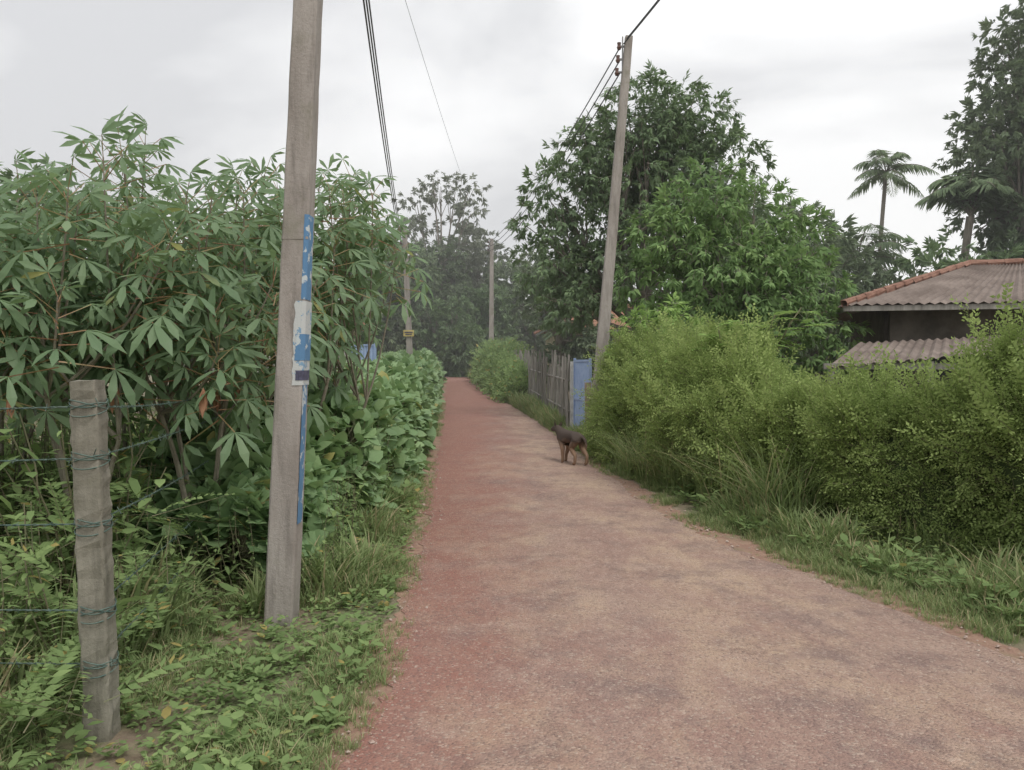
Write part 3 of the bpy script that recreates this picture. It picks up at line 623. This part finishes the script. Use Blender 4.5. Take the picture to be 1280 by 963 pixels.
# ---------------------------------------------------------------- houses
M_sheet=simplemat('roof_asbestos',(.12,.09,.075),(.27,.22,.19),1.8,.9,.3,lo=.3,hi=.7); M_tile=simplemat('ridge_tile',(.2,.10,.07),(.32,.18,.13),6,.9,.4)
M_wall=simplemat('house_wall_shaded',(.07,.06,.05),(.14,.12,.10),2,.9,.3); M_dark=simplemat('opening_dark',(.012,.011,.01),(.02,.02,.02),2,.6,0)  # wall colour carries the shade under the roof, painted dark
M_wall2=simplemat('wall_cream',(.4,.33,.2),(.52,.45,.3),2,.9,.2); M_rtile=simplemat('roof_clay_tile',(.28,.13,.08),(.40,.22,.14),5,.9,.4)
def house(name,c0,u,L,D,ez,rz,g,wall,roofm,inset=.6,corr=True,ridge=M_tile):
    e=empty(name); c0=np.array(c0,float); u=np.array(u,float)/np.linalg.norm(u); v=np.array([-u[1],u[0]])
    P=lambda a,b_,z:np.array([*(c0+u*a+v*b_),z])
    def plane(p00,p10,p11,p01,nm,m):
        nu=max(4,int(np.linalg.norm(p10-p00)/.045)) if corr else 60; V=[]; 
        N=nrm(np.cross(p10-p00,p01-p00)); N=N*np.sign(N[2])
        for i in range(nu+1):
            t=i/nu; s=np.linalg.norm(p10-p00)*t
            lo=p00+(p10-p00)*t; hi=p01+(p11-p01)*t
            o=N*.022*math.sin(s/.18*2*math.pi)
            V+=[lo+o,(lo+hi)/2+o,hi+o]
        mb=MB(); mb.add(V,[(3*i+k,3*i+3+k,3*i+4+k,3*i+1+k) for i in range(nu) for k in(0,1)],0)
        mb.make(nm,[m],parent=e)
    h=D/2; r1=P(h,h,rz); r2=P(L-h,h,rz); a,b_,c,d=P(0,0,ez),P(L,0,ez),P(L,D,ez),P(0,D,ez)
    plane(a,b_,r2,r1,'roof_front',roofm); plane(d,a,r1,r1,'roof_side',roofm); plane(b_,c,r2,r2,'roof_end',roofm); plane(c,d,r1,r2,'roof_back',roofm)
    mb=MB()
    for s,t in((a,r1),(d,r1),(b_,r2),(c,r2),(r1,r2)):
        n=max(4,int(np.linalg.norm(t-s)/.3))
        for i in range(n):
            p=s+(t-s)*i/n; q=s+(t-s)*(i+1.1)/n; tube(mb,[p+[0,0,.02],q+[0,0,.04]],np.array([.085,.065]),8,0,jit=.006)
    mb.make('ridge_tiles',[ridge],parent=e)
    mb=MB(); i=inset; yaw=math.atan2(u[1],u[0]); H=ez-g+.1
    t=.15
    cc=lambda a_,b2,z:P(a_,b2,z)
    box(mb,cc(L/2,i,g+H/2),(L-2*i,t,H),0,yaw); box(mb,cc(L/2,D-i,g+H/2),(L-2*i,t,H),0,yaw)
    box(mb,cc(i,D/2,g+H/2),(t,D-2*i-t-.01,H),0,yaw); box(mb,cc(L-i,D/2,g+H/2),(t,D-2*i-t-.01,H),0,yaw)
    mb.make('walls',[wall],parent=e)
    mb=MB()
    for k,(a_,w_,z0,z1) in enumerate([(L*.25,1.0,.95,2.0),(L*.5,.9,.05,2.0),(L*.75,1.0,.95,2.0)]):
        box(mb,cc(a_,i-.08,g+(z0+z1)/2),(w_,.03,z1-z0),0,yaw)
        for s in(-1,1): box(mb,cc(a_+s*(w_/2+.03),i-.09,g+(z0+z1)/2),(.06,.06,z1-z0+.12),1,yaw)
        box(mb,cc(a_,i-.09,g+z1+.03),(w_,.06,.06),1,yaw)
    mb.make('windows_and_door',[M_dark,M_wood],parent=e)
    mb=MB(); box(mb,cc(L/2,.05,ez-.07),(L,.03,.1),0,yaw); box(mb,cc(.05,D/2,ez-.07),(.03,D-.2,.1),0,yaw); mb.make('fascia',[M_wood],parent=e)
    return e,P
e,P=house('old_house',(6.3,15),(.96,-.24),9,6,2.72,3.75,0,M_wall,M_sheet,inset=1.0)
mb=MB(); n=90; V=[]
for i in range(n+1):
    t=i/n; o=.02*math.sin(t*3.4/.18*6.283); lo=np.array([5.15+3.1*t,12.9-.75*t,1.54+.30*t+o]); hi=np.array([6.6+2.6*t,15.0-.8*t,2.0+.12*t+o]); V+=[lo,hi]
mb.add(V,[(2*i,2*i+2,2*i+3,2*i+1) for i in range(n)],0)
box(mb,(6.7,12.65,1.56),(3.2,.08,.1),1,-.236); 
for q in(0,.5,1): tube(mb,[(5.25+2.9*q,12.95-.7*q,0),(5.25+2.9*q,12.95-.7*q,1.5+.28*q)],.05,6,1)
box(mb,(6.75,13.0,.7),(3.0,.12,1.4),2,-.236)
mb.make('lean_to_shed',[M_sheet,M_wood,M_wall])
mb=MB(); n=90; x=U(4.4,9,n); y=U(10.8,12.2,n); mb.scatter_multi(Tw,np.stack([x,y,np.zeros(n)],1),yawR(U(0,6,n)),U(1.0,1.4,n)); mb.make('yard_shrub',[L_weed,M_twig])
house('tile_roof_house',(1.5,36),(1,.05),7,6,3.2,4.6,.5,M_wall2,M_rtile,corr=False)
house('cream_house',(-12.5,27),(1,-.1),6.4,6,3.1,4.3,.3,M_wall2,M_rtile,corr=False)
# ---------------------------------------------------------------- dog
def dog(loc,yaw):
    J=[((0,-.22,.46),.10),((0,-.02,.455),.10),((0,.17,.44),.13),((0,.29,.50),.085),((0,.37,.56),.075),((0,.44,.565),.062),((0,.53,.535),.038),((0,.56,.53),.026),
       ((0,-.31,.47),.03),((0,-.39,.42),.022),((0,-.42,.34),.018),((0,-.41,.27),.01)]
    E=[(0,1),(1,2),(2,3),(3,4),(4,5),(5,6),(6,7),(0,8),(8,9),(9,10),(10,11)]
    for s,o in((-1,.05),(1,-.06)):
        k=len(J); J+=[((s*.07,-.22,.40),.08),((s*.085,-.15+o*.6,.28),.054),((s*.08,-.28+o,.155),.028),((s*.08,-.26+o,.035),.026),((s*.08,-.21+o,.02),.024)]
        E+=[(0,k),(k,k+1),(k+1,k+2),(k+2,k+3),(k+3,k+4)]
        k=len(J); J+=[((s*.065,.18,.36),.062),((s*.08,.15-o*.5,.25),.04),((s*.075,.18-o,.13),.028),((s*.075,.18-o,.03),.026),((s*.075,.22-o,.02),.023)]
        E+=[(2,k),(k,k+1),(k+1,k+2),(k+2,k+3),(k+3,k+4)]
    me=bpy.data.meshes.new('dog_body'); me.from_pydata([j[0] for j in J],E,[])
    ob=bpy.data.objects.new('body',me); scene.collection.objects.link(ob)
    md=ob.modifiers.new('skin','SKIN'); md.use_smooth_shade=True
    for i,(p,r) in enumerate(J):
        sv=me.skin_vertices[0].data[i]; sv.radius=(r,r); sv.use_root=(i==0)
    ss=ob.modifiers.new('sub','SUBSURF'); ss.levels=2; ss.render_levels=2
    m,nt,b,out=newmat('dog_fur'); tcn=nt.nodes.new('ShaderNodeTexCoord'); s3=nt.nodes.new('ShaderNodeSeparateXYZ'); nt.links.new(tcn.outputs['Object'],s3.inputs[0])
    a=nt.nodes.new('ShaderNodeMath'); a.operation='MULTIPLY_ADD'; nt.links.new(noi(nt,9,4),a.inputs[0]); a.inputs[1].default_value=.2; nt.links.new(s3.outputs[2],a.inputs[2])
    nt.links.new(mixc(nt,mr(nt,a.outputs[0],.36,.52),(.28,.18,.12),(.07,.05,.04)),b.inputs['Base Color']); b.inputs['Roughness'].default_value=.85; bump(nt,b,noi(nt,90,3,.7,vscale=(1,.3,1)),.5,.01)
    me.materials.append(m)
    e=empty('dog',loc); e.rotation_euler=(0,0,yaw); ob.parent=e
    mb=MB()
    for s in(-1,1):
        V=np.array([(s*.025,.38,.62),(s*.08,.37,.60),(s*.05,.41,.61),(s*.075,.37,.69)]); mb.add(V,[(0,1,3),(1,2,3),(2,0,3),(0,2,1)],0)
    mb.make('ears',[m],parent=e)
    return e
dg=dog((.93,12.4,.022),math.radians(32)); dg.scale=(.95,.95,.95)
# ---------------------------------------------------------------- camera
cd=bpy.data.cameras.new('camera'); cam=bpy.data.objects.new('camera',cd); scene.collection.objects.link(cam)
cd.sensor_width=36; cd.lens=985/1280*36; cd.clip_end=1000; cd.clip_start=.05
cam.location=(0,0,1.6); cam.rotation_euler=(math.radians(90-1.54),0,0); scene.camera=cam
scene.view_settings.view_transform='Standard'; scene.view_settings.look='None'; scene.view_settings.exposure=0
